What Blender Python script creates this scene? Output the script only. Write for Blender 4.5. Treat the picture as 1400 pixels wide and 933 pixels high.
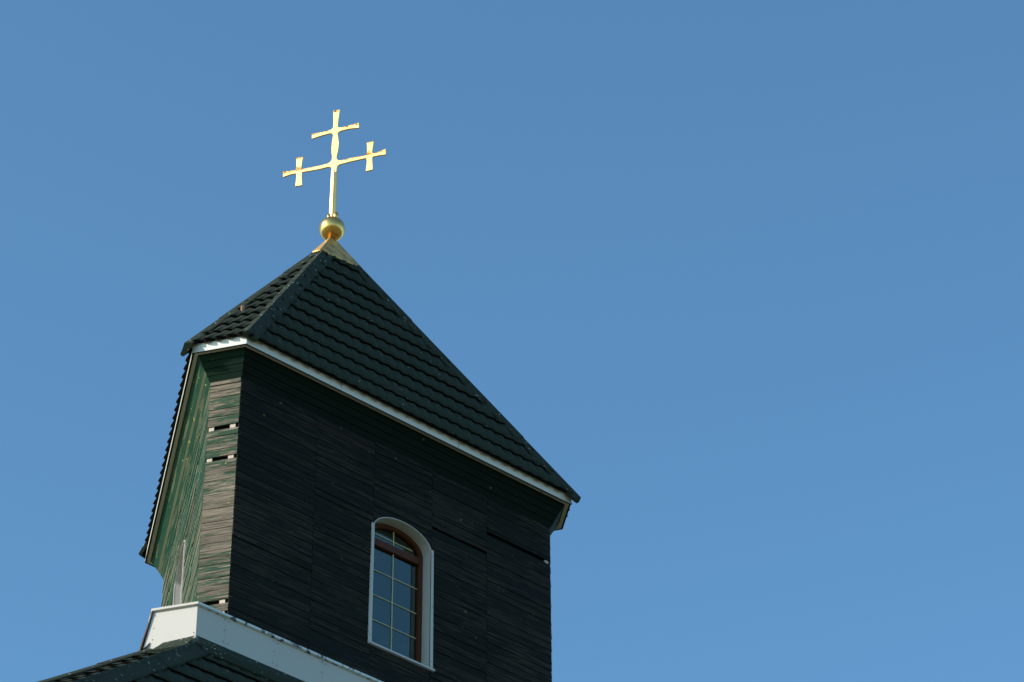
import bpy, bmesh, math, random
from mathutils import Vector, Matrix, noise
random.seed(7)
R = math.radians
C = bpy.context.scene.collection
scene = bpy.context.scene
for o in list(bpy.data.objects): bpy.data.objects.remove(o)

# ------------------------------------------------------------------ camera, sky, sun, exposure
Z0 = 29.8                                   # height of the upper eaves above the ground
cam_d = bpy.data.cameras.new('camera'); cam = bpy.data.objects.new('camera', cam_d); C.objects.link(cam)
cam_d.sensor_width = 36; cam_d.lens = 112.159; cam_d.clip_start = .1; cam_d.clip_end = 6000
CR, CU, CF = (0.747813, -0.663902, -0.003081), (-0.392063, -0.445352, 0.804952), (0.535782, 0.600746, 0.593332)
M = Matrix(((CR[0], CU[0], -CF[0], -25.77402), (CR[1], CU[1], -CF[1], -33.44237), (CR[2], CU[2], -CF[2], -28.12214 + Z0), (0, 0, 0, 1)))
cam.matrix_world = M
scene.camera = cam
SUN_AZ, SUN_EL = 162.0, 27.0                # degrees, azimuth counter-clockwise from +X
w = bpy.data.worlds.new('World'); scene.world = w; w.use_nodes = True
nt = w.node_tree; bgn = nt.nodes['Background']
sky = nt.nodes.new('ShaderNodeTexSky'); sky.sky_type = 'NISHITA'; sky.sun_disc = False
sky.sun_elevation = R(SUN_EL); sky.sun_rotation = R(90 - SUN_AZ)
sky.altitude = 200; sky.air_density = 1.0; sky.dust_density = 1.5; sky.ozone_density = 1.0
tint = nt.nodes.new('ShaderNodeMix'); tint.data_type = 'RGBA'; tint.blend_type = 'MULTIPLY'; tint.inputs[0].default_value = 1
nt.links.new(sky.outputs[0], tint.inputs[6]); tint.inputs[7].default_value = (.97, 1.55, 1.76, 1)     # deep clear blue of this day's air
nt.links.new(tint.outputs[2], bgn.inputs[0]); bgn.inputs[1].default_value = 0.125
sd = bpy.data.lights.new('sun', 'SUN'); sd.energy = 4.6; sd.angle = R(.5); sd.color = (1, .87, .74)
so = bpy.data.objects.new('sun', sd); C.objects.link(so); so.location = (-40, 20, 60)
sv = Vector((math.cos(R(SUN_AZ)) * math.cos(R(SUN_EL)), math.sin(R(SUN_AZ)) * math.cos(R(SUN_EL)), math.sin(R(SUN_EL))))
so.rotation_euler = sv.to_track_quat('Z', 'Y').to_euler()
scene.view_settings.view_transform = 'Standard'; scene.view_settings.look = 'None'
scene.view_settings.exposure = 0.0; scene.view_settings.gamma = 1
scene.render.engine = 'CYCLES'

# ------------------------------------------------------------------ node helpers and materials
class NG:
    def __init__(s, name):
        s.m = bpy.data.materials.new(name); s.m.use_nodes = True; s.t = s.m.node_tree; s.n = s.t.nodes
        s.b = s.n['Principled BSDF']; s.out = s.n['Material Output']
    def L(s, a, b): s.t.links.new(a, b)
    def node(s, typ, **k):
        n = s.n.new(typ)
        for a, v in k.items(): setattr(n, a, v)
        return n
    def put(s, sock, v):
        if hasattr(v, 'links') or isinstance(v, bpy.types.NodeSocket): s.L(v, sock)
        else: sock.default_value = v
    def math(s, op, a, b=0.0, clamp=False):
        n = s.node('ShaderNodeMath', operation=op, use_clamp=clamp); s.put(n.inputs[0], a); s.put(n.inputs[1], b); return n.outputs[0]
    def coords(s, kind='UV', scale=(1, 1, 1), loc=(0, 0, 0)):
        tc = s.node('ShaderNodeTexCoord'); mp = s.node('ShaderNodeMapping')
        mp.inputs['Scale'].default_value = scale; mp.inputs['Location'].default_value = loc
        s.L(tc.outputs[kind], mp.inputs[0]); return mp.outputs[0]
    def noise(s, co, scale=1, detail=4, rough=.6, dist=0):
        n = s.node('ShaderNodeTexNoise'); s.L(co, n.inputs['Vector']); n.inputs['Scale'].default_value = scale
        n.inputs['Detail'].default_value = detail; n.inputs['Roughness'].default_value = rough; n.inputs['Distortion'].default_value = dist
        return n.outputs[0]
    def ramp(s, f, a, b, c0=(0, 0, 0, 1), c1=(1, 1, 1, 1)):
        n = s.node('ShaderNodeValToRGB'); s.L(f, n.inputs[0]); e = n.color_ramp.elements
        e[0].position = a; e[0].color = c0; e[1].position = b; e[1].color = c1; return n.outputs[0]
    def mix(s, f, a, b, blend='MIX'):
        n = s.node('ShaderNodeMix', data_type='RGBA', blend_type=blend)
        s.put(n.inputs[0], f); s.put(n.inputs[6], a); s.put(n.inputs[7], b); return n.outputs[2]
    def bump(s, h, strength=.3, dist=.01):
        n = s.node('ShaderNodeBump'); n.inputs['Strength'].default_value = strength; n.inputs['Distance'].default_value = dist
        s.L(h, n.inputs['Height']); s.L(n.outputs[0], s.b.inputs['Normal'])
    def tone(s):
        n = s.node('ShaderNodeAttribute', attribute_name='tone'); return n.outputs['Fac']
def rgb(r, g, b): return (r, g, b, 1)

def wood_mat(name, paint, paint2, bare, bare2, cover, speck=.72, speck_col=(.35, .28, .12), tone_amt=.16, rough=.75, wide_s=(.9, 9, 1), crk=.34):
    g = NG(name); tn = g.tone()
    fine = g.noise(g.coords(scale=(1.9, 58, 1)), 1, 6, .74, .25)
    wide = g.noise(g.coords(scale=wide_s, loc=(7, 3, 0)), 1, 6, .68, .15)
    big = g.noise(g.coords('Object', scale=(.55, .55, .8)), 1, 3, .55)
    m = g.math('ADD', wide, g.math('MULTIPLY', g.math('SUBTRACT', tn, .5), tone_amt * 2))
    m = g.math('ADD', m, g.math('MULTIPLY', g.math('SUBTRACT', big, .5), .45))
    m = g.math('ADD', m, g.math('MULTIPLY', g.math('SUBTRACT', fine, .5), .35))
    mask = g.ramp(m, cover - .05, cover + .05)
    pc = g.mix(g.ramp(fine, .3, .7), rgb(*paint), rgb(*paint2))
    bc = g.mix(g.ramp(fine, .34, .66), rgb(*bare), rgb(*bare2))
    bc = g.mix(g.math('MULTIPLY', tn, .55), bc, rgb(*[v * .45 for v in bare]))
    col = g.mix(mask, pc, bc)
    crack = g.ramp(g.noise(g.coords(scale=(.9, 34, 1), loc=(3, 9, 0)), 1, 4, .6), crk - .03, crk + .03)
    col = g.mix(crack, g.mix(.75, col, rgb(.006, .006, .006)), col)
    sp = g.ramp(g.noise(g.coords('Object', scale=(1, 1, 1.7)), 9.5, 1, .4), speck, speck + .02)
    col = g.mix(sp, col, rgb(*speck_col))
    g.L(col, g.b.inputs['Base Color']); g.b.inputs['Roughness'].default_value = rough
    g.b.inputs['Specular IOR Level'].default_value = .12
    g.bump(g.math('ADD', fine, mask), .5, .006)
    return g.m
def flat_mat(name, col, col2=None, rough=.5, metallic=0, scale=3, spec=.5, lo=.35, hi=.65, bumps=.05, kind='Object'):
    g = NG(name); n = g.noise(g.coords(kind), scale, 5, .6)
    c = g.mix(g.ramp(n, lo, hi), rgb(*col), rgb(*(col2 or col)))
    g.L(c, g.b.inputs['Base Color']); g.b.inputs['Roughness'].default_value = rough; g.b.inputs['Metallic'].default_value = metallic
    g.b.inputs['Specular IOR Level'].default_value = spec; g.bump(n, bumps, .01); return g.m
def stained(name, col, dirt, lo, hi, scale=(4, 4, 4), rough=.4, spec=.5):
    g = NG(name); n = g.noise(g.coords('Object', scale=scale), 1, 6, .7)
    n2 = g.noise(g.coords('Object'), 1.3, 3, .5)
    c = g.mix(g.ramp(n, lo, hi), rgb(*col), rgb(*dirt)); c = g.mix(g.math('MULTIPLY', n2, .2), c, rgb(*[v * .8 for v in col]))
    g.L(c, g.b.inputs['Base Color']); g.b.inputs['Roughness'].default_value = rough; g.b.inputs['Specular IOR Level'].default_value = spec
    g.bump(g.noise(g.coords('Object'), 2.2, 2, .5), .08, .02); return g.m
def tile_mat(name, speck):
    g = NG(name); co = g.coords('Object')
    grit = g.noise(co, 160, 2, .6); mid = g.noise(co, 7, 5, .6); big = g.noise(co, 1.1, 3, .5)
    c = g.mix(g.ramp(mid, .3, .7), rgb(.015, .027, .019), rgb(.024, .034, .024))
    c = g.mix(g.math('MULTIPLY', g.ramp(big, .45, .7), .5), c, rgb(.032, .036, .026))
    c = g.mix(g.ramp(grit, .35, .75), c, rgb(.052, .055, .040))
    s1 = g.noise(g.coords('Object', scale=(1, 1, 1)), 22, 2, .4); s2 = g.noise(co, 3, 3, .6)
    s = g.ramp(g.math('ADD', s1, g.math('MULTIPLY', s2, .25)), speck, speck + .015)
    c = g.mix(s, c, rgb(.36, .36, .33))
    g.L(c, g.b.inputs['Base Color']); g.b.inputs['Roughness'].default_value = .85; g.b.inputs['Specular IOR Level'].default_value = .1
    g.bump(grit, .5, .004); return g.m

MAT = {}
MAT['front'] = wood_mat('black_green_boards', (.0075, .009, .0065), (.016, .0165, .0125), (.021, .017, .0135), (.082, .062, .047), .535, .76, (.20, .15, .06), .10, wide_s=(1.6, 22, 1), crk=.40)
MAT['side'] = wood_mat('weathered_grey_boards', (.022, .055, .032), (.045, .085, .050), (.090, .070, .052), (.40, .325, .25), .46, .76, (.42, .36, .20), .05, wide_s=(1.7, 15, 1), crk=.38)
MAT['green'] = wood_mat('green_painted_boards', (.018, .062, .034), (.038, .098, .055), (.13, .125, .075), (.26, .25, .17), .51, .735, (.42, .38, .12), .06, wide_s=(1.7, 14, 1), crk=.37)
MAT['shaded_soffit'] = wood_mat('shade_darkened_soffit_boards', (.003, .009, .006), (.006, .014, .009), (.02, .02, .014), (.04, .035, .025), .70, .80, (.16, .13, .05), .08)  # green soffit boards with the shade of their side painted into the colour
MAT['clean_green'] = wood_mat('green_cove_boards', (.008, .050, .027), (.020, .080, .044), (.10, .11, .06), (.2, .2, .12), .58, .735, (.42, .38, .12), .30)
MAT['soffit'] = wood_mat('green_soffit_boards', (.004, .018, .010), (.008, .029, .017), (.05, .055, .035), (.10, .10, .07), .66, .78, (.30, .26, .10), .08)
MAT['white'] = stained('white_sheet_metal', (.56, .51, .465), (.33, .29, .25), .66, .78, (3, 3, 3), .42)
MAT['fascia'] = stained('white_fascia_metal', (.80, .77, .74), (.25, .17, .12), .67, .74, (9, 9, 9), .5, .5)
MAT['lip'] = stained('dirty_white_flashing', (.72, .74, .74), (.05, .04, .035), .52, .58, (9, 9, 9), .45)
MAT['bounce_beige'] = stained('bounce_toned_fascia', (.46, .42, .34), (.20, .16, .12), .62, .75, (7, 7, 7), .6)  # white fascia metal with dim bounce light put into its colour
MAT['rivet'] = flat_mat('dark_screw_heads', (.06, .045, .04), rough=.6)
MAT['tile'] = tile_mat('dark_green_stone_coated_tile', .885)
MAT['cap'] = tile_mat('dark_green_ridge_cap', .835)
MAT['felt_and_shade'] = flat_mat('black_backing_and_tile_shade', (.008, .008, .008), rough=.95, spec=.1)  # backing behind boards; also paints the shade under tile courses
MAT['block'] = flat_mat('pale_new_wood', (.62, .50, .42), (.50, .38, .30), rough=.8, scale=12)
MAT['brown'] = flat_mat('brown_window_frame', (.085, .021, .006), (.11, .030, .008), rough=.5, spec=.25, scale=8)
MAT['bars'] = flat_mat('brass_glazing_bars', (.62, .55, .30), (.52, .46, .26), rough=.45, scale=20)
MAT['rust'] = flat_mat('rusty_brown_edge', (.10, .045, .03), (.16, .09, .06), rough=.8, scale=10)
MAT['chip'] = flat_mat('pale_broken_clay', (.42, .24, .15), (.30, .17, .10), rough=.9, scale=30)
def glass():
    g = NG('window_glass'); g.n.remove(g.b)
    tr = g.node('ShaderNodeBsdfTransparent'); tr.inputs[0].default_value = rgb(.62, .68, .70)
    gl = g.node('ShaderNodeBsdfGlossy'); gl.inputs[0].default_value = rgb(.85, 1, .92); gl.inputs['Roughness'].default_value = .02
    fr = g.node('ShaderNodeFresnel'); fr.inputs[0].default_value = 2.15
    b = g.node('ShaderNodeBump'); b.inputs['Strength'].default_value = .04; b.inputs['Distance'].default_value = .02
    g.L(g.noise(g.coords('Object'), 1.5, 1, .5), b.inputs['Height']); g.L(b.outputs[0], gl.inputs['Normal'])
    mx = g.node('ShaderNodeMixShader'); g.L(fr.outputs[0], mx.inputs[0]); g.L(tr.outputs[0], mx.inputs[1]); g.L(gl.outputs[0], mx.inputs[2])
    g.L(mx.outputs[0], g.out.inputs[0]); return g.m
MAT['glass'] = glass()
def gold(name, rough, worn, rustkind, GA=(.95, .68, .24), GB=(.86, .55, .17)):
    g = NG(name); co = g.coords('Object')
    n = g.noise(co, 26, 5, .6); n2 = g.noise(co, 5, 4, .6)
    c = g.mix(g.ramp(n2, .35, .7), rgb(*GA), rgb(*GB))
    if rustkind == 'cross':                       # wear along the upper edges of the arms, in the plate's own UV frame
        tc = g.node('ShaderNodeTexCoord'); sp = g.node('ShaderNodeSeparateXYZ'); g.L(tc.outputs['UV'], sp.inputs[0])
        u = g.math('ABSOLUTE', sp.outputs[0]); z = sp.outputs[1]
        def band(z0, z1, u0, u1):
            a = g.math('MULTIPLY', g.math('GREATER_THAN', z, z0), g.math('LESS_THAN', z, z1))
            b = g.math('MULTIPLY', g.math('GREATER_THAN', u, u0), g.math('LESS_THAN', u, u1)); return g.math('MULTIPLY', a, b)
        mk = g.math('MAXIMUM', band(7.443, 7.52, .13, .5), band(6.712, 6.80, .12, .95))
        mk = g.math('MAXIMUM', mk, g.math('MAXIMUM', band(7.845, 8, -1, .1), band(6.975, 7.05, .5, .8)))
        r = g.math('MULTIPLY', mk, g.ramp(n, .34, .56)); c = g.mix(r, c, rgb(.55, .26, .06))
        dk = g.math('MULTIPLY', mk, g.ramp(g.noise(co, 14, 3, .6), .56, .64)); c = g.mix(dk, c, rgb(.03, .025, .02))
        rr = g.math('ADD', rough, g.math('MULTIPLY', r, .3))
    else:
        r = g.ramp(n2, worn, worn + .12); c = g.mix(r, c, rgb(.34, .19, .09)); rr = g.math('ADD', g.math('MULTIPLY', n, .15), g.math('ADD', rough - .07, g.math('MULTIPLY', r, .3)))
        if rustkind == 'cap': g.L(g.math('SUBTRACT', .5, g.math('MULTIPLY', r, .3)), g.b.inputs['Metallic'])
    g.L(c, g.b.inputs['Base Color']); g.put(g.b.inputs['Roughness'], rr)
    if rustkind != 'cap': g.b.inputs['Metallic'].default_value = 1
    g.bump(n, .25, .006); return g.m
MAT['gold_cross'] = gold('gilded_cross', .47, .5, 'cross', (1, .72, .30), (.97, .64, .22))
MAT['gold'] = gold('gilded_ball', .23, .66, 'ball', (1, .55, .17), (.90, .47, .13))
MAT['gold_cap'] = gold('tarnished_brass_cap', .40, .50, 'cap', (.85, .46, .11), (.66, .36, .10))

# ------------------------------------------------------------------ mesh helper
class MB:
    def __init__(s): s.v = []; s.f = []; s.uv = []; s.tn = []; s.mi = []; s.sm = []
    def face(s, pts, uv=None, tone=.5, mi=0, smooth=False):
        b = len(s.v); s.v += [Vector(p) for p in pts]; s.f.append(tuple(range(b, b + len(pts))))
        s.uv.append(uv or [(0, 0)] * len(pts)); s.tn.append(tone); s.mi.append(mi); s.sm.append(smooth)
    def prism(s, fr, poly, y0, y1, uo=(0, 0), tone=.5, mi=0, skew=0):
        # poly: (u, z) outline counter-clockwise seen from outside; y0 outer depth, y1 inner depth (depth grows inwards); skew: lower edge proud
        zs = [p[1] for p in poly]; zm = max(zs); zr = max(zm - min(zs), 1e-6)
        fo = [fr.p(u, z, y0 - skew * (zm - z) / zr) for u, z in poly]; fi = [fr.p(u, z, y1) for u, z in poly]
        uv = [(u + uo[0], z + uo[1]) for u, z in poly]; s.face(fo, uv, tone, mi)
        s.face(fi[::-1], uv[::-1], tone, mi)
        n = len(poly)
        for i in range(n):
            j = (i + 1) % n; s.face([fo[i], fi[i], fi[j], fo[j]], [uv[i], uv[i], uv[j], uv[j]], tone, mi)
    def build(s, name, mats, parent=None, weld=0.0):
        me = bpy.data.meshes.new(name)
        o = bpy.data.objects.new(name, me); C.objects.link(o)
        org = parent_origin(parent)
        me.from_pydata([v - org for v in s.v], [], s.f)
        if not isinstance(mats, (list, tuple)): mats = [mats]
        for m in mats: me.materials.append(m)
        ul = me.uv_layers.new(name='UVMap'); k = 0
        for fuv in s.uv:
            for q in fuv: ul.data[k].uv = q; k += 1
        at = me.attributes.new('tone', 'FLOAT', 'FACE'); at.data.foreach_set('value', s.tn)
        me.polygons.foreach_set('material_index', s.mi); me.polygons.foreach_set('use_smooth', s.sm)
        if weld > 0:
            bm = bmesh.new(); bm.from_mesh(me); bmesh.ops.remove_doubles(bm, verts=bm.verts, dist=weld); bm.to_mesh(me); bm.free()
        me.update()
        if parent: o.parent = parent
        return o
def parent_origin(p):
    v = Vector((0, 0, 0))
    while p is not None: v += p.location; p = p.parent
    return v
def empty(name, loc, label, cat):
    o = bpy.data.objects.new(name, None); C.objects.link(o); o.location = loc; o['label'] = label; o['category'] = cat; o.empty_display_size = .5; return o
class Frame:                                  # vertical face: u to the right seen from outside, z up, depth inwards
    def __init__(s, n, D, u0=0): s.n = n; s.D = D; s.r = Vector((-n.y, n.x, 0)); s.u0 = u0
    def p(s, u, z, y=0): return s.n * (s.D - y) + s.r * (u + s.u0) + Vector((0, 0, z + Z0))

# ------------------------------------------------------------------ plan: a triangle with its three corners cut off
A, B = 2.0, 3.7145
FACES = [(-150 + 2.1792, B, 1), (-90, A, 0), (-30 + (-1.9996), B + (-0.0563), 1), (30, A, 0), (90, B + (-0.4337), 1), (150 + 0.5633, A + 0.1751, 0)]
NV = [Vector((math.cos(R(a)), math.sin(R(a)), 0)) for a, d, k in FACES]
def corners(ol, os_=None, extra=None):
    os_ = ol if os_ is None else os_; out = []
    for i in range(6):
        j = (i + 1) % 6; n1, n2 = NV[i], NV[j]
        d1 = FACES[i][1] + (os_ if FACES[i][2] else ol); d2 = FACES[j][1] + (os_ if FACES[j][2] else ol)
        if extra: d1 += extra.get(i, 0); d2 += extra.get(j, 0)
        det = n1.x * n2.y - n1.y * n2.x
        out.append(Vector(((d1 * n2.y - d2 * n1.y) / det, (n1.x * d2 - n2.x * d1) / det, 0)))
    return out
def ring(mb, i, prof, closed=True, tone=.5, mi=0, uo=0, caps=False, trim=0.0):
    # prof: list of (offset_long, offset_short, z), swept along side i between its mitred corners
    pts = []
    vv = 0; pv = None
    for ol, os_, z in prof:
        c = corners(ol, os_); a = c[i - 1] + Vector((0, 0, z + Z0)); b = c[i] + Vector((0, 0, z + Z0))
        if trim: d = (b - a).normalized() * trim; a = a + d; b = b - d
        if pv is not None: vv += (a - pv).length
        pv = a; pts.append((a, b, vv))
    n = len(pts)
    for k in range(n if closed else n - 1):
        a0, b0, v0 = pts[k]; a1, b1, v1 = pts[(k + 1) % n]; L = (b0 - a0).length
        mb.face([a0, b0, b1, a1], [(uo, v0 + uo), (uo + L, v0 + uo), (uo + L, v1 + uo), (uo, v1 + uo)], tone, mi)
    if caps:
        mb.face([p[0] for p in pts], None, tone, mi); mb.face([p[1] for p in pts][::-1], None, tone, mi)
C0 = corners(0)
WF = []                                      # wall frames, u measured from the middle of the face
for i in range(6):
    n = NV[i]; D = FACES[i][1]; r = Vector((-n.y, n.x, 0)); uL = C0[i - 1].dot(r); uR = C0[i].dot(r)
    WF.append((Frame(n, D, (uL + uR) / 2), (uR - uL) / 2))

# ------------------------------------------------------------------ ground
def ground():
    mb = MB(); n = 48; r = 3000
    for ring_ in range(6):
        r0 = r * (ring_ / 6) ** 3; r1 = r * ((ring_ + 1) / 6) ** 3
        for k in range(n):
            a, b = 2 * math.pi * k / n, 2 * math.pi * (k + 1) / n
            q = [(r0 * math.cos(a), r0 * math.sin(a), 0), (r1 * math.cos(a), r1 * math.sin(a), 0), (r1 * math.cos(b), r1 * math.sin(b), 0), (r0 * math.cos(b), r0 * math.sin(b), 0)]
            if ring_ == 0: q = q[1:]; q[-1] = (0, 0, 0); q = [q[2], q[0], q[1]]
            mb.face(q)
    g = NG('dry_grass_ground'); co = g.coords('Object')
    c = g.mix(g.ramp(g.noise(co, .15, 6, .6), .35, .65), rgb(.14, .13, .06), rgb(.22, .18, .11)); c = g.mix(g.ramp(g.noise(co, 9, 4, .7), .3, .7), c, rgb(.09, .11, .04))
    g.L(c, g.b.inputs['Base Color']); g.b.inputs['Roughness'].default_value = .95
    o = mb.build('ground', g.m, None, weld=.001); o['kind'] = 'structure'
ground()

# ------------------------------------------------------------------ the church tower
church = empty('church_tower', (0, 0, 0), 'dark wooden church tower with a green tiled roof and white trim', 'tower')
WIN_U = {1: .063, 5: .03}                    # faces with a window: offset of the window from the middle of the face
HW, SPR, RISE, SILL = .575, -1.90, .325, -3.93
def arch(u, hw=HW, rise=RISE, spr=SPR):
    x = min(abs(u) / hw, 1); return spr + rise * math.sqrt(max(0, 1 - x * x))
def board_poly(u0, u1, z0, z1, jit=0): 
    return [(u0, z0), (u1, z0 + jit), (u1, z1 + jit), (u0, z1)]
WALL_TOP, WALL_BOT = -.38, -5.35
def put_board(mb, fr, u0, u1, z0, z1, wu, jit=0):
    if u1 - u0 < .01: return
    tone = random.random(); uo = (random.uniform(0, 90), random.uniform(0, 90)); off = random.uniform(-.003, .004); sk = random.uniform(.001, .010)
    def emit(poly): mb.prism(fr, poly, off, .022, uo, tone, 0, sk)
    if wu is None or u1 <= wu - HW + 1e-4 or u0 >= wu + HW - 1e-4 or z1 <= SILL or z0 >= SPR + RISE:
        emit(board_poly(u0, u1, z0, z1, jit)); return
    def edge(z): # half width of the opening at height z
        if z < SPR: return HW
        t = min((z - SPR) / RISE, 1); return HW * math.sqrt(max(0, 1 - t * t))
    zz = [max(z0, SILL) + (z1 - max(z0, SILL)) * k / 4 for k in range(5)]
    for sgn in (-1, 1):
        ue = [wu + sgn * edge(z) for z in zz]
        if sgn < 0: poly = [(u0, zz[0])] + [(max(u, u0), z) for u, z in zip(ue, zz)] + [(u0, zz[-1])]
        else: poly = [(u1, zz[-1])] + [(min(u, u1), z) for u, z in list(zip(ue, zz))[::-1]] + [(u1, zz[0])]
        if max(p[0] for p in poly) - min(p[0] for p in poly) > .012: emit(poly)
    if z0 < SILL - .005: emit(board_poly(u0, u1, z0, SILL))
PITCH = .119
def wall(i, mat, gaps, joints, label=None):
    fr, half = WF[i]; wu = WIN_U.get(i); mb = MB()
    e = .004; lo = -half + (e if i % 2 else .001); hi = half - (e if i % 2 else .001)
    bays = [lo] + [j for j in joints if lo < j < hi] + [hi]
    for b in range(len(bays) - 1):
        u0, u1 = bays[b] + .002, bays[b + 1] - .002
        z = WALL_TOP + .05 - (random.uniform(0, PITCH) if len(bays) > 2 else 0.0)
        put_board(mb, fr, u0, u1, z + .004, WALL_TOP + .15, wu) if z < WALL_TOP + .14 else None
        gs = sorted([g for g in gaps if g[2] is None or g[2] == b], key=lambda g: -g[0])
        while z > WALL_BOT:
            p = PITCH * random.uniform(.9, 1.1); z0 = z - p
            if gs and z0 < gs[0][0] + .05: z0 = gs[0][0]
            jit = random.uniform(-.0025, .0025)
            put_board(mb, fr, u0, u1 - random.uniform(0, .004), z0 + random.choice((.0012, .002, .003, .007)), z - .0006, wu, jit)
            z = z0
            if gs and abs(z - gs[0][0]) < 1e-6: z = gs[0][1]; gs.pop(0)
    # backing behind the boards, with the opening left free
    def quad(a, b, c, d): mb.face([fr.p(*a, .05), fr.p(*b, .05), fr.p(*c, .05), fr.p(*d, .05)], None, .5, 1)
    T, Bt = WALL_TOP + .2, WALL_BOT
    hb = half - .03
    if wu is None: quad((-hb, Bt), (hb, Bt), (hb, T), (-hb, T))
    else:
        quad((-hb, Bt), (wu - HW, Bt), (wu - HW, T), (-hb, T)); quad((wu + HW, Bt), (hb, Bt), (hb, T), (wu + HW, T)); quad((wu - HW, Bt), (wu + HW, Bt), (wu + HW, SILL), (wu - HW, SILL))
        for k in range(16):
            a = wu - HW + 2 * HW * k / 16; b = wu - HW + 2 * HW * (k + 1) / 16
            quad((a, arch(a - wu)), (b, arch(b - wu)), (b, T), (a, T))
    o = mb.build('wall', [mat, MAT['felt_and_shade']], church)
    if label: o['label'] = label
    return o
f1 = WIN_U[1]; f5 = WIN_U[5]
J1 = [f1 - 1.70, f1 - HW - .002, f1 + HW + .002, f1 + 1.70]; J5 = [f5 - 1.70, f5 - HW - .002, f5 + HW + .002, f5 + 1.70]
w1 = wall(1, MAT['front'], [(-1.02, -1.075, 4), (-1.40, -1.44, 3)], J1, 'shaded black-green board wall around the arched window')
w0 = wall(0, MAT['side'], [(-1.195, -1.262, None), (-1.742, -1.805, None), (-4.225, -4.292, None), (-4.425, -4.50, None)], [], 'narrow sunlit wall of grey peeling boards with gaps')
w5 = wall(5, MAT['green'], [], J5, 'green peeling board wall seen edge-on')
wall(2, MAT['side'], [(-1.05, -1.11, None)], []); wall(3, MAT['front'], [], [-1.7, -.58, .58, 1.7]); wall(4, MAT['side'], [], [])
def block(fr, u0, u1, z0, z1, par):
    mb = MB(); mb.prism(fr, [(u0, z0), (u1, z0), (u1, z1), (u0, z1)], .006, .045); mb.build('spacer_block', MAT['block'], par)
fr0, h0 = WF[0]
for zt, zb in ((-1.195, -1.262), (-1.742, -1.805), (-4.225, -4.292), (-4.425, -4.50)):
    block(fr0, -h0 + .02, -h0 + .10, zb + .002, zt - .001, w0); block(fr0, h0 - .14, h0 - .055, zb + .002, zt - .001, w0)
fr1, h1 = WF[1]
block(fr1, h1 - .11, h1 - .04, -1.073, -1.022, w1)

# eaves: boarded cove soffit, lip toned for bounce light, white fascia
ZS = -.397
for i in range(6):
    nb = 6 if i == 5 else 4; mb = MB()
    for k in range(nb):
        t0, t1 = k / nb, (k + .955) / nb; o0 = .215 * (1 - t0); o1 = .215 * (1 - t1); z0 = ZS * t0 + .004; z1 = ZS * t1 + .004
        ring(mb, i, [(o0, o0, z0 - .003), (o1, o1, z1 + .006), (o1 - .02, o1 - .02, z1 + .02), (o0 - .02, o0 - .02, z0 + .02)], True, random.random(), 0, random.uniform(0, 50))
    ring(mb, i, [(.19, .19, .02), (-.02, -.02, ZS + .02)], False, mi=1)
    so_ = mb.build('soffit', [MAT['shaded_soffit'] if i in (1, 3) else MAT['clean_green'] if i == 5 else MAT['soffit'], MAT['felt_and_shade']], church)
    mb = MB()
    to = (.332, .328, .29, .29, .29, .306)[i]
    ring(mb, i, [(.315, .315, 0), (to, to, .17), (to - .025, to - .025, .17), (.285, .285, .008), (.285, .285, 0)], True, mi=1 if i == 5 else 0)
    ring(mb, i, [(.285, .285, .006), (.23, .23, .006), (.215, .215, .03), (.285, .285, .03)], True, mi=1)
    ring(mb, i, [(.313, .313, 0.0), (.286, .286, 0.0)], False, mi=1)
    # screws near the corners
    n = NV[i]; c = corners(.316); a, b = c[i - 1], c[i]; L = (b - a).length; d = (b - a).normalized()
    for s in [.05, L - .05, .05 + .01] + [k for k in (L * .5,) if L > 1]:
        p = a + d * s + Vector((0, 0, Z0 + random.choice((.03, .075)))); ring_pts = [p + d * math.cos(q) * .008 + Vector((0, 0, 1)) * math.sin(q) * .008 - n * (.003 + .0) for q in [k * math.pi / 3 for k in range(6)]]
        mb.face(ring_pts, None, .5, 2)
    for q_ in ((.27, .63) if L > 1 else ()):      # butt joints of the sheet metal
        p = a + d * (L * q_ + .04 * i) + Vector((0, 0, Z0 + .004)); v = n * (to - .315 + .0012) + Vector((0, 0, .165)); mb.face([p + n * .001, p + n * .001 + d * .006, p + v + d * .006, p + v], None, .5, 2)
    mb.build('fascia', [MAT['fascia'], MAT['bounce_beige'], MAT['rivet']], church)

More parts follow.
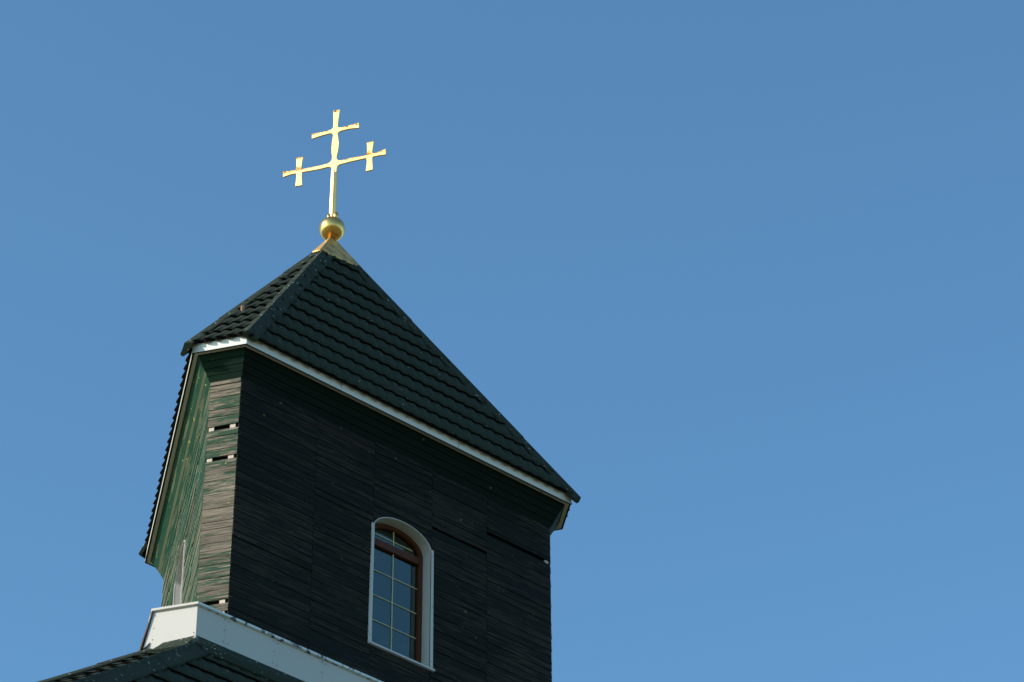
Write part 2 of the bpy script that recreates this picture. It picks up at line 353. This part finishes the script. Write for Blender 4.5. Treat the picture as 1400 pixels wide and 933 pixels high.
# ------------------------------------------------------------------ wavy metal tiles
def tiles(mb, pl, pr, qr, ql, pitch=.46, period=.245, step=.024, amp=.022, phase=0.0, hang=.015, first=0.0):
    # pl, pr: left and right ends of the eave; ql, qr: ends of the upper edge (may coincide)
    sx = (pr - pl).normalized(); up = ((ql + qr) / 2 - (pl + pr) / 2); up = (up - sx * up.dot(sx)); H = up.length; up.normalize(); nn = sx.cross(up).normalized()
    def to2(p): d = p - pl; return (d.dot(sx), d.dot(up))
    poly = [to2(p) for p in (pl, pr, qr, ql)]
    def span(t):
        t = min(max(t, 0), H); k = t / H
        return poly[0][0] + (poly[3][0] - poly[0][0]) * k, poly[1][0] + (poly[2][0] - poly[1][0]) * k
    n = int(math.ceil(H / pitch)); s_min = min(p[0] for p in poly); s_max = max(p[0] for p in poly); ds = step
    def W(s):
        x = ((s + phase) / period) % 1.0
        return amp * (0.5 - 0.5 * math.cos(2 * math.pi * x)) ** .8
    def SC(s):
        x = ((s + phase) / period) % 1.0
        return .05 * (0.5 - 0.5 * math.cos(2 * math.pi * x))
    P = lambda s, t, h: pl + sx * s + up * t + nn * h
    for k in range(n):
        tl = k * pitch - (hang if k == 0 else 0); th = min((k + 1) * pitch + .03, H)
        if th - tl < .05: continue
        tl += random.uniform(-.004, .004); lift = .036 + random.uniform(-.004, .006)
        a0, b0 = span(tl); a1, b1 = span(th); sm, sM = min(a0, a1), max(b0, b1)
        m = max(2, int((sM - sm) / ds)); cols = [sm + (sM - sm) * c / m for c in range(m + 1)]
        def cl(s, t):
            a, b = span(t); return min(max(s, a), b)
        prev = None
        for s in cols:
            lo_t = tl - SC(s); sb = cl(s, lo_t); wob = .004 * noise.noise(Vector((s * 2.3, k * 1.7, phase)))
            low = P(sb, lo_t, lift + W(s) + wob); mid_t = tl + (th - tl) * .5
            mid = P(cl(s, mid_t), mid_t, lift * .55 + W(s) + wob); top = P(cl(s, th), th, W(s) * .85)
            und = P(sb, lo_t + .012, W(s) * .5 - .01)
            cur = (low, mid, top, und)
            if prev:
                mb.face([prev[0], cur[0], cur[1], prev[1]], None, .5, 0, True); mb.face([prev[1], cur[1], cur[2], prev[2]], None, .5, 0, True)
                mb.face([prev[3], cur[3], cur[0], prev[0]], None, .5, 1, False)  # riser coloured black: painted shade line under each course
            prev = cur
def hip(mb, p0, p1, n1, n2, w1=.20, w2=.20, h=.062, over=.05, in1=None, in2=None):
    d = (p1 - p0).normalized(); p0 = p0 - d * over
    def inw(n, other):
        w_ = n.cross(d).normalized(); return w_ if w_.dot(other) < 0 else -w_
    a = inw(n1, n2); b = inw(n2, n1)
    den = 1 + n1.dot(n2); rid = (n1 + n2) * (h / den)
    # cross-section: lip, wing, ridge, wing, lip
    rr = rid * 1.0
    sec = [a * w1 + n1 * .0, a * (w1 + .004) + n1 * (h * .78), a * (w1 - .02) + n1 * (h * .95), a * .045 + n1 * h, rr + (n1 + n2) * .006, b * .045 + n2 * h, b * (w2 - .02) + n2 * (h * .95), b * (w2 + .004) + n2 * (h * .78), b * w2 + n2 * .0]
    L = (p1 - p0).length; segs = max(1, int(L / 1.35)); 
    for s in range(segs):
        q0 = p0 + d * (L * s / segs); q1 = p0 + d * (L * (s + 1) / segs + (.03 if s < segs - 1 else 0)); up0 = 1.0 + .06 * ((s) % 2); up1 = up0 - .05
        A0 = [q0 + v * up0 for v in sec]; A1 = [q1 + v * up1 for v in sec]
        for k in range(len(sec) - 1): mb.face([A0[k], A0[k + 1], A1[k + 1], A1[k]], None, .5, 0, False)
        mb.face(A0[::-1], None, .5, 0); mb.face(A1, None, .5, 0)
EO, EZ, APZ = .355, .125, 4.97
ec = [c + Vector((0, 0, EZ + Z0)) for c in corners(EO)]
apex = Vector((.02, 0, APZ + Z0))
mb = MB(); RN = []
for i in range(6):
    pl, pr = ec[i - 1], ec[i]; nn = (pr - pl).cross(apex - pl).normalized(); RN.append(nn)
    tiles(mb, pl, pr, apex, apex, pitch=.462 if i % 2 else .47, phase=.08 * i, period=.222 if i % 2 else .18, hang=-.12 if i == 5 else -.075 if i in (2, 3, 4) else (-.012 if i == 0 else .012), amp=.012 if i in (2, 5) else .038)
roof = mb.build('roof', [MAT['tile'], MAT['felt_and_shade']], church, weld=.0004); roof['label'] = 'steep dark green pyramid roof of wavy tiles'
for i in range(6):
    j = (i + 1) % 6; mb = MB()
    w_l, w_s = .17, .08
    hip(mb, ec[i], apex - (apex - ec[i]) * (.10 if i == 1 else .125), RN[i], RN[j], w_s if i % 2 == 0 else w_l, w_s if j % 2 == 0 else w_l, over=(.02, .09, -.14, .0, .0, .12)[i])
    mb.build('hip_cap', MAT['cap'], roof)
# pale broken chip caught under the left ridge cap
def chip():
    bm = bmesh.new(); bmesh.ops.create_icosphere(bm, subdivisions=2, radius=.05)
    for v in bm.verts: v.co = Vector((v.co.x * .8, v.co.y * .45, v.co.z * 1.3)) * (1 + .5 * noise.noise(v.co * 40))
    i = 0; k = .27; base = ec[5].lerp(apex, k); base2 = ec[0].lerp(apex, k); p = base.lerp(base2, .30) + RN[0] * .075
    me = bpy.data.meshes.new('tile_chip'); 
    for v in bm.verts: v.co += p
    bm.to_mesh(me); bm.free(); me.materials.append(MAT['chip']); o = bpy.data.objects.new('tile_chip', me); C.objects.link(o); o.parent = roof
chip()

# ------------------------------------------------------------------ white skirt below the wall
S, SS, ZB, HS = 0.6749, 1.2061, (-5.0552), 0.4688
def skirt(i):
    mb = MB(); c = corners(S, SS); n = NV[i]; a, b = c[i - 1], c[i]; L = (b - a).length; d = (b - a).normalized()
    D = FACES[i][1] + (SS if FACES[i][2] else S); fr = Frame(n, D, a.dot(Vector((-n.y, n.x, 0))))
    low = ZB - HS - .30
    if i == 0:   # narrow sunlit panel, its left end flared outwards at the foot
        mb.prism(fr, [(.0, ZB), (-.02 - .13 * 1.15, ZB - HS - .12), (-.02 - .15, low), (L, low), (L, ZB)][::-1] if False else [(-.15, low), (L, low), (L, ZB), (0, ZB), (-.115, ZB - HS - .1)], 0, .02)
        riv = [(.03, ZB - .07), (.02, ZB - .27), (.015, ZB - .45), (L - .03, ZB - .44)]
    else:
        x = 0.0; k = 0; riv = []
        first = .50
        while x < L - .01:
            x1 = x + (first if k == 0 else .86); x1 = L if x1 > L - .25 else x1
            mb.prism(fr, [(x, low), (x1, low), (x1, ZB), (x, ZB)], .0 if k % 2 else .004, .02)
            if x1 < L: riv += [(x1 - .03, ZB - .05), (x1 - .03, ZB - .22), (x1 - .035, ZB - .40), (x1 + .035, ZB - .06), (x1 + .04, ZB - .41)]
            x = x1; k += 1
    for u, z in riv:
        mb.face([fr.p(u + .009 * math.cos(q), z + .009 * math.sin(q), -.004) for q in [m * math.pi / 3 for m in range(6)]], None, .5, 2)
    # drip lip along the top and the sloping cover up to the wall
    lp = [(S + .035, SS + .035, ZB + .035), (S + .035, SS + .035, ZB + .0), (S + .004, SS + .004, ZB - .012), (S - .03, SS - .03, ZB + .0), (.03, .03, ZB + .22), (.03, .03, ZB + .26)]
    ring(mb, i, lp, True, mi=1)
    o = mb.build('skirt', [MAT['white'], MAT['lip'] if i else MAT['white'], MAT['rivet']], church)
    return o, fr, L
for i in range(6): o, frs, Ls = skirt(i)
# brown flared end of the long left skirt seen edge-on
cS = corners(S, SS)
def flare():
    p = cS[5] + Vector((0, 0, Z0)); n = NV[5]; n0 = NV[0]; mb = MB()
    r0 = Vector((-n0.y, n0.x, 0))
    pts = [(0.0, ZB + .0), (-.155, ZB - HS - .17)]
    a0, a1 = [p - r0 * (-u) + Vector((0, 0, z)) for u, z in pts]
    o_ = -r0 * .02; t_ = n0 * .03; back = -n0 * .5
    V = [a0 + t_, a1 + t_, a1 + t_ + o_, a0 + t_ + o_ * .5]; W_ = [v + back for v in V]
    mb.face(V[::-1]); mb.face(W_)
    for k in range(4): mb.face([V[k], V[(k + 1) % 4], W_[(k + 1) % 4], W_[k]])
    mb.build('skirt_edge', MAT['rust'], church)
flare()

# ------------------------------------------------------------------ lower roof and the body of the church under it
ZL = ZB - HS - .21; DROP = 3.7
KL, KS = .69, 1.36
tc_ = [c + Vector((0, 0, ZL + Z0)) for c in corners(S + .01, SS + .01)]
bc_ = [c + Vector((0, 0, ZL - DROP + Z0)) for c in corners(S + .01 + KL * DROP, SS + .01 + KS * DROP, {5: .3})]
mb = MB(); LN = []
for i in range(6):
    pl, pr, qr, ql = bc_[i - 1], bc_[i], tc_[i], tc_[i - 1]; nn = (pr - pl).cross(ql - pl).normalized(); LN.append(nn)
    tiles(mb, pl, pr, qr, ql, pitch=.462, phase=.05 * i, period=.222, step=.03)
low = mb.build('lower_roof', [MAT['tile'], MAT['felt_and_shade']], church, weld=.0004); low['label'] = 'lower dark green tiled roof flaring out under the white skirt'
for i in range(6):
    j = (i + 1) % 6; mb = MB(); hip(mb, bc_[i], tc_[i] + Vector((0, 0, 0)), LN[i], LN[j], .08 if i % 2 == 0 else .22, .08 if j % 2 == 0 else .22, h=.07)
    mb.build('hip_cap', MAT['cap'], low)
for i in range(6):  # apron flashing along the foot of the skirt
    mb = MB(); a, b = tc_[i - 1], tc_[i]; nn = LN[i]; dn = (bc_[i] + bc_[i - 1] - a - b); sx = (b - a).normalized(); dn = (dn - sx * dn.dot(sx)).normalized()
    n = NV[i]; h0_ = .075; wd = .19 if i else .30; L = (b - a).length; m = 14
    ups = []
    for k in range(m + 1):
        t = k / m; s = sx * (L * t)
        if i == 0: rise = .03 + .11 * min(1, max(0, (t - .16) / .10)) ** .7 + .05 * max(0, t - .2)
        else: rise = .185
        e0 = a + s + n * .012 + Vector((0, 0, rise)); e1 = a + s + dn * (wd * .45) + nn * (h0_ * .7 + rise * .35)
        e2 = a + s + dn * wd + nn * (h0_ - .005); e3 = a + s + dn * (wd + .005) + nn * .02
        ups.append((e0, e1, e2, e3))
    for k in range(m):
        for q in range(3): mb.face([ups[k][q], ups[k][q + 1], ups[k + 1][q + 1], ups[k + 1][q]], None, .5, 0, False)
    mb.build('apron_flashing', MAT['cap'] , low, weld=.0003)
mb = MB(); DB = [S + KL * DROP - .5, SS + KS * DROP - .6]
bz = [c for c in corners(DB[0], DB[1], {5: .3})]
for i in range(6):
    mb = MB(); a, b = bz[i - 1], bz[i]; L = (b - a).length
    H = Z0 + ZL - DROP; z = .6; k = 0
    while z < H + .3:
        z1 = min(z + .20, H + .32); uo = random.uniform(0, 90); n = NV[i] * .006
        mb.face([a + Vector((0, 0, z)) + n, b + Vector((0, 0, z)) + n, b + Vector((0, 0, z1)), a + Vector((0, 0, z1))], [(uo, uo), (uo + L, uo), (uo + L, uo + .2), (uo, uo + .2)], random.random())
        z = z1
    mb.build('lower_wall', MAT['side'], church)
    mb = MB(); e = NV[i] * .08
    mb.face([a + e, b + e, b + e + Vector((0, 0, .62)), a + e + Vector((0, 0, .62))]); mb.face([a + e + Vector((0, 0, .62)), b + e + Vector((0, 0, .62)), b + Vector((0, 0, .64)), a + Vector((0, 0, .64))])
    mb.build('plinth', flat_mat('grey_stone', (.25, .24, .22), (.34, .33, .3), rough=.9) if i == 0 else bpy.data.materials['grey_stone'], church)
    mb = MB(); oo = [S + .01 + KL * DROP - .02, SS + .01 + KS * DROP - .02]
    p0, p1 = bc_[i - 1], bc_[i]; dz = Vector((0, 0, .14)); q0 = Vector((a.x, a.y, p0.z - .14)); q1 = Vector((b.x, b.y, p1.z - .14))
    mb.face([p0 - dz, p1 - dz, p1 + dz * .1, p0 + dz * .1]); mb.face([q0, q1, p1 - dz, p0 - dz]); mb.build('lower_fascia', MAT['fascia'], church)

# ------------------------------------------------------------------ arched windows
def window(i, label):
    fr0_, half = WF[i]; fr = Frame(fr0_.n, fr0_.D, fr0_.u0 + WIN_U[i])
    def path(hw, rise, spr, bot, m=28):
        P = [(-hw, bot), (-hw, spr)]
        for k in range(1, m):
            a = math.pi * (1 - k / m); P.append((hw * math.cos(a), spr + rise * math.sin(a)))
        return P + [(hw, spr), (hw, bot)]
    mb = MB()                                            # white sheet reveal, jambs and arch
    o = path(HW, RISE, SPR, SILL); q = path(HW - .012, RISE - .012, SPR, SILL)
    for k in range(len(o) - 1):
        for (a, b, y0, y1) in ((q[k], q[k + 1], -.014, .215),):
            mb.face([fr.p(*a, y0), fr.p(*b, y0), fr.p(*b, y1), fr.p(*a, y1)], None, .5, 0, 2 <= k <= len(o) - 4)
        mb.face([fr.p(*q[k], -.014), fr.p(*o[k], -.014), fr.p(*o[k + 1], -.014), fr.p(*q[k + 1], -.014)])
        mb.face([fr.p(*o[k], -.014), fr.p(*o[k], .05), fr.p(*o[k + 1], .05), fr.p(*o[k + 1], -.014)])
    win = mb.build('window', MAT['white'], church); win['label'] = label
    mb = MB()                                            # brown frame following the opening, plus transom
    o = path(HW - .02, RISE - .02, SPR, SILL + .01); q = path(HW - .085, RISE - .072, SPR - .01, SILL + .07)
    y0, y1 = .175, .24
    for k in range(len(o) - 1):
        mb.face([fr.p(*o[k], y0), fr.p(*q[k], y0), fr.p(*q[k + 1], y0), fr.p(*o[k + 1], y0)])
        mb.face([fr.p(*q[k], y0), fr.p(*q[k], y1), fr.p(*q[k + 1], y1), fr.p(*q[k + 1], y0)])
    hw = HW - .10
    for z0, z1, p in ((SILL + .01, SILL + .075, .003), (-2.055, -1.935, .004)): mb.prism(fr, [(-hw, z0), (hw, z0), (hw, z1), (-hw, z1)], y0 - p, y1)
    mb.build('frame', MAT['brown'], win)
    mb = MB(); P = path(HW - .09, RISE - .07, SPR - .01, SILL + .05); mb.face([fr.p(*p, .222) for p in P][::-1]); mb.build('pane', MAT['glass'], win)
    mb = MB(); t = .0078; xc = 0.0; z_top = arch(0) - .08
    def bar(u0, u1, z0, z1, y=.207): mb.prism(fr, [(u0, z0), (u1, z0), (u1, z1), (u0, z1)], y, .2195)
    hw = HW - .10
    bar(xc - t, xc + t, SILL + .07, -2.05); bar(xc - t, xc + t, -1.94, z_top)
    for z in (-2.48, -2.915, -3.35): bar(-hw, hw, z - t * .8, z + t * .8, .2085)
    bar(-.38, .38, -1.835 - t * .8, -1.835 + t * .8, .2085)
    mb.build('glazing_bars', MAT['bars'], win)
    for sgn in (-1, 1):                                   # flat cover strips on both sides
        mb = MB(); tp = .06 if sgn < 0 else .055; a = sgn * (HW - .012)
        us = sorted((a, a + sgn * tp)); us2 = sorted((a - (.0 if sgn > 0 else -.0), a + sgn * (tp * .75)))
        mb.prism(fr, [(us[0], SILL), (us[1], SILL), (us2[1], SPR + .05), (us2[0], SPR + .05)], -.024, .0)
        for z in (SPR - .05, SPR - .95, SILL + .12):
            u = a + sgn * tp * .5; mb.face([fr.p(u + .008 * math.cos(w_), z + .008 * math.sin(w_), -.027) for w_ in [k * math.pi / 3 for k in range(6)]], None, .5, 1)
        mb.build('cover_strip', [MAT['white'], MAT['rivet']], win)
    mb = MB(); mb.prism(fr, [(-HW - .045, SILL - .03), (HW + .07, SILL - .03), (HW + .07, SILL), (-HW - .045, SILL)], -.045, .215); mb.build('sill', MAT['white'], win)
    return win
window(1, 'arched window with brown frame in the shaded front wall')
window(5, 'arched window in the green left wall, seen edge-on')

# ------------------------------------------------------------------ gilded cross on the top
base_z = 4.36
cr = empty('roof_cross', (0, 0, Z0 + base_z), 'gilded double-barred cross on a gold ball above the green roof', 'cross')
# pyramid cap following the six hips
mb = MB(); f0 = (APZ - base_z) / (APZ - EZ); lo_ = [apex.lerp(ec[i], f0 * (1, .76, .8, .9, 1, 1)[i]) for i in range(6)]; 
top_z = 5.06 + Z0
grow = []
for i in range(6):
    h_ = Vector((ec[i].x, ec[i].y, 0)).normalized(); grow.append(lo_[i] + h_ * (.125 if i else .14))
tp_ = [Vector((v.x * .085, v.y * .085, 0)) + Vector((0.0, 0, top_z)) for v in [Vector((q.x, q.y, 0)) for q in grow]]
tp_ = [Vector((.065 * Vector((q.x, q.y, 0)).normalized().x, .065 * Vector((q.x, q.y, 0)).normalized().y, top_z)) for q in grow]
for i in range(6):
    a, b, c_, d_ = grow[i - 1], grow[i], tp_[i], tp_[i - 1]
    mb.face([a, b, c_, d_]); dn = Vector((0, 0, -.03)); mb.face([a + dn, b + dn, b, a])
mb.face(tp_)
mb.build('pyramid_cap', MAT['gold_cap'], cr)
def lathe(name, prof, mat, cx=0, cy=0, n=48, par=cr):
    mb = MB()
    for k in range(len(prof) - 1):
        (r0, z0), (r1, z1) = prof[k], prof[k + 1]
        for m in range(n):
            a, b = 2 * math.pi * m / n, 2 * math.pi * (m + 1) / n
            q = [(cx + r0 * math.cos(a), cy + r0 * math.sin(a), z0 + Z0), (cx + r0 * math.cos(b), cy + r0 * math.sin(b), z0 + Z0), (cx + r1 * math.cos(b), cy + r1 * math.sin(b), z1 + Z0), (cx + r1 * math.cos(a), cy + r1 * math.sin(a), z1 + Z0)]
            if r0 < 1e-6: q = [q[0], q[2], q[3]]
            elif r1 < 1e-6: q = q[:3]
            mb.face(q, None, .5, 0, True)
    return mb.build(name, mat, par, weld=.0002)
BR, BZ = .221, 5.275
pf = [(BR * math.cos(a), BZ + BR * math.sin(a)) for a in [R(-90 + 180 * k / 40) for k in range(41)]]; pf[0] = (0, BZ - BR); pf[-1] = (0, BZ + BR)
lathe('ball', pf, MAT['gold'])
TH = (-1.0543); e = Vector((math.cos(TH), math.sin(TH), 0)); en = Vector((e.y, -e.x, 0))   # en: towards the narrow face side
if en.dot(NV[0]) < 0: en = -en
def lobe(s):
    bm = bmesh.new(); bmesh.ops.create_uvsphere(bm, u_segments=20, v_segments=12, radius=.055)
    org = parent_origin(cr)
    for v in bm.verts: v.co = e * (v.co.x * .8) + en * v.co.y * .8 + Vector((0, 0, v.co.z * 1.5)) + e * (s * .062) + Vector((0, 0, 5.545 + Z0)) - org
    me = bpy.data.meshes.new('knob'); bm.to_mesh(me); bm.free(); me.materials.append(MAT['gold'])
    for p in me.polygons: p.use_smooth = True
    o = bpy.data.objects.new('knob', me); C.objects.link(o); o.parent = cr
lobe(-1); lobe(1)
# square post set cornerwise below the plate
mb = MB(); w0_, w1_ = .055, .046
def sq(h, z): return [e * (h * a) + en * (h * b) + Vector((0, 0, z + Z0)) for a, b in ((-1, .35), (.0, .5), (.10, -.1), (.2, .45), (1, .05), (1, -.8), (-1, -.8))]
s0, s1 = sq(w0_, 5.48), sq(w1_, 6.56)
for k in range(7): mb.face([s0[k], s0[(k + 1) % 7], s1[(k + 1) % 7], s1[k]])
mb.face(s1); mb.face(s0[::-1]); mb.build('post', MAT['gold_cross'], cr)
# flat cross plate outline in (u, z)
def half_outline():      # right side from the bottom up to the top
    A_ = []
    A_ += [(.040, 6.50), (.042, 6.585), (.050, 6.615), (.075, 6.640), (.115, 6.652)]
    A_ += [(.30, 6.655), (.50, 6.668), (.575, 6.672), (.592, 6.66), (.600, 6.60), (.594, 6.50), (.583, 6.383), (.705, 6.383), (.699, 6.50), (.692, 6.60), (.697, 6.655), (.715, 6.668), (.82, 6.662), (.938, 6.638)]
    A_ += [(.942, 6.762), (.82, 6.742), (.715, 6.738), (.700, 6.75), (.695, 6.80), (.701, 6.90), (.712, 7.010), (.588, 7.006), (.600, 6.90), (.604, 6.80), (.597, 6.745), (.575, 6.735)]
    A_ += [(.45, 6.735), (.25, 6.728), (.12, 6.730), (.080, 6.742), (.055, 6.765), (.040, 6.80), (.040, 6.86), (.055, 6.95), (.063, 7.05), (.062, 7.15), (.052, 7.25), (.038, 7.34), (.042, 7.365), (.070, 7.390), (.11, 7.400), (.25, 7.398), (.432, 7.380)]
    A_ += [(.434, 7.490), (.25, 7.470), (.11, 7.468), (.070, 7.478), (.048, 7.50), (.040, 7.53), (.045, 7.70), (.060, 7.885)]
    return A_
h_ = half_outline(); out = h_ + [(-u, z) for u, z in h_[::-1]]
random.seed(11)
def wav(u, z): return z + .010 * math.sin(u * 6 + .8) * (abs(u) > .12) + .003 * math.sin(z * 40) , u + .004 * math.sin(z * 9)
from mathutils.geometry import tessellate_polygon
pts2 = [(wav(u, z)[1], wav(u, z)[0]) for u, z in out]
tri = tessellate_polygon([[Vector((u, z, 0)) for u, z in pts2]])
mb = MB(); TK = .016
F_ = [e * u + Vector((0, 0, z + Z0)) + en * TK for u, z in pts2]; B_ = [p - en * 2 * TK for p in F_]
for t in tri:
    a, b, c_ = t; nrm = (F_[b] - F_[a]).cross(F_[c_] - F_[a]); t = (a, b, c_) if nrm.dot(en) > 0 else (a, c_, b)
    mb.face([F_[k] for k in t], [pts2[k] for k in t]); mb.face([B_[k] for k in t][::-1], [pts2[k] for k in t][::-1])
for k in range(len(pts2)):
    j = (k + 1) % len(pts2); mb.face([F_[k], F_[j], B_[j], B_[k]], [(pts2[k][0], 5), (pts2[j][0], 5), (pts2[j][0], 5), (pts2[k][0], 5)])
pl_ = mb.build('cross_plate', MAT['gold_cross'], cr, weld=.0002)
# recalc normals on the plain closed or semi-closed parts
for o in bpy.data.objects:
    if o.type == 'MESH' and o.name.split('.')[0] in ('cross_plate', 'post', 'skirt_edge'):
        bm = bmesh.new(); bm.from_mesh(o.data); bmesh.ops.recalc_face_normals(bm, faces=bm.faces); bm.to_mesh(o.data); bm.free()
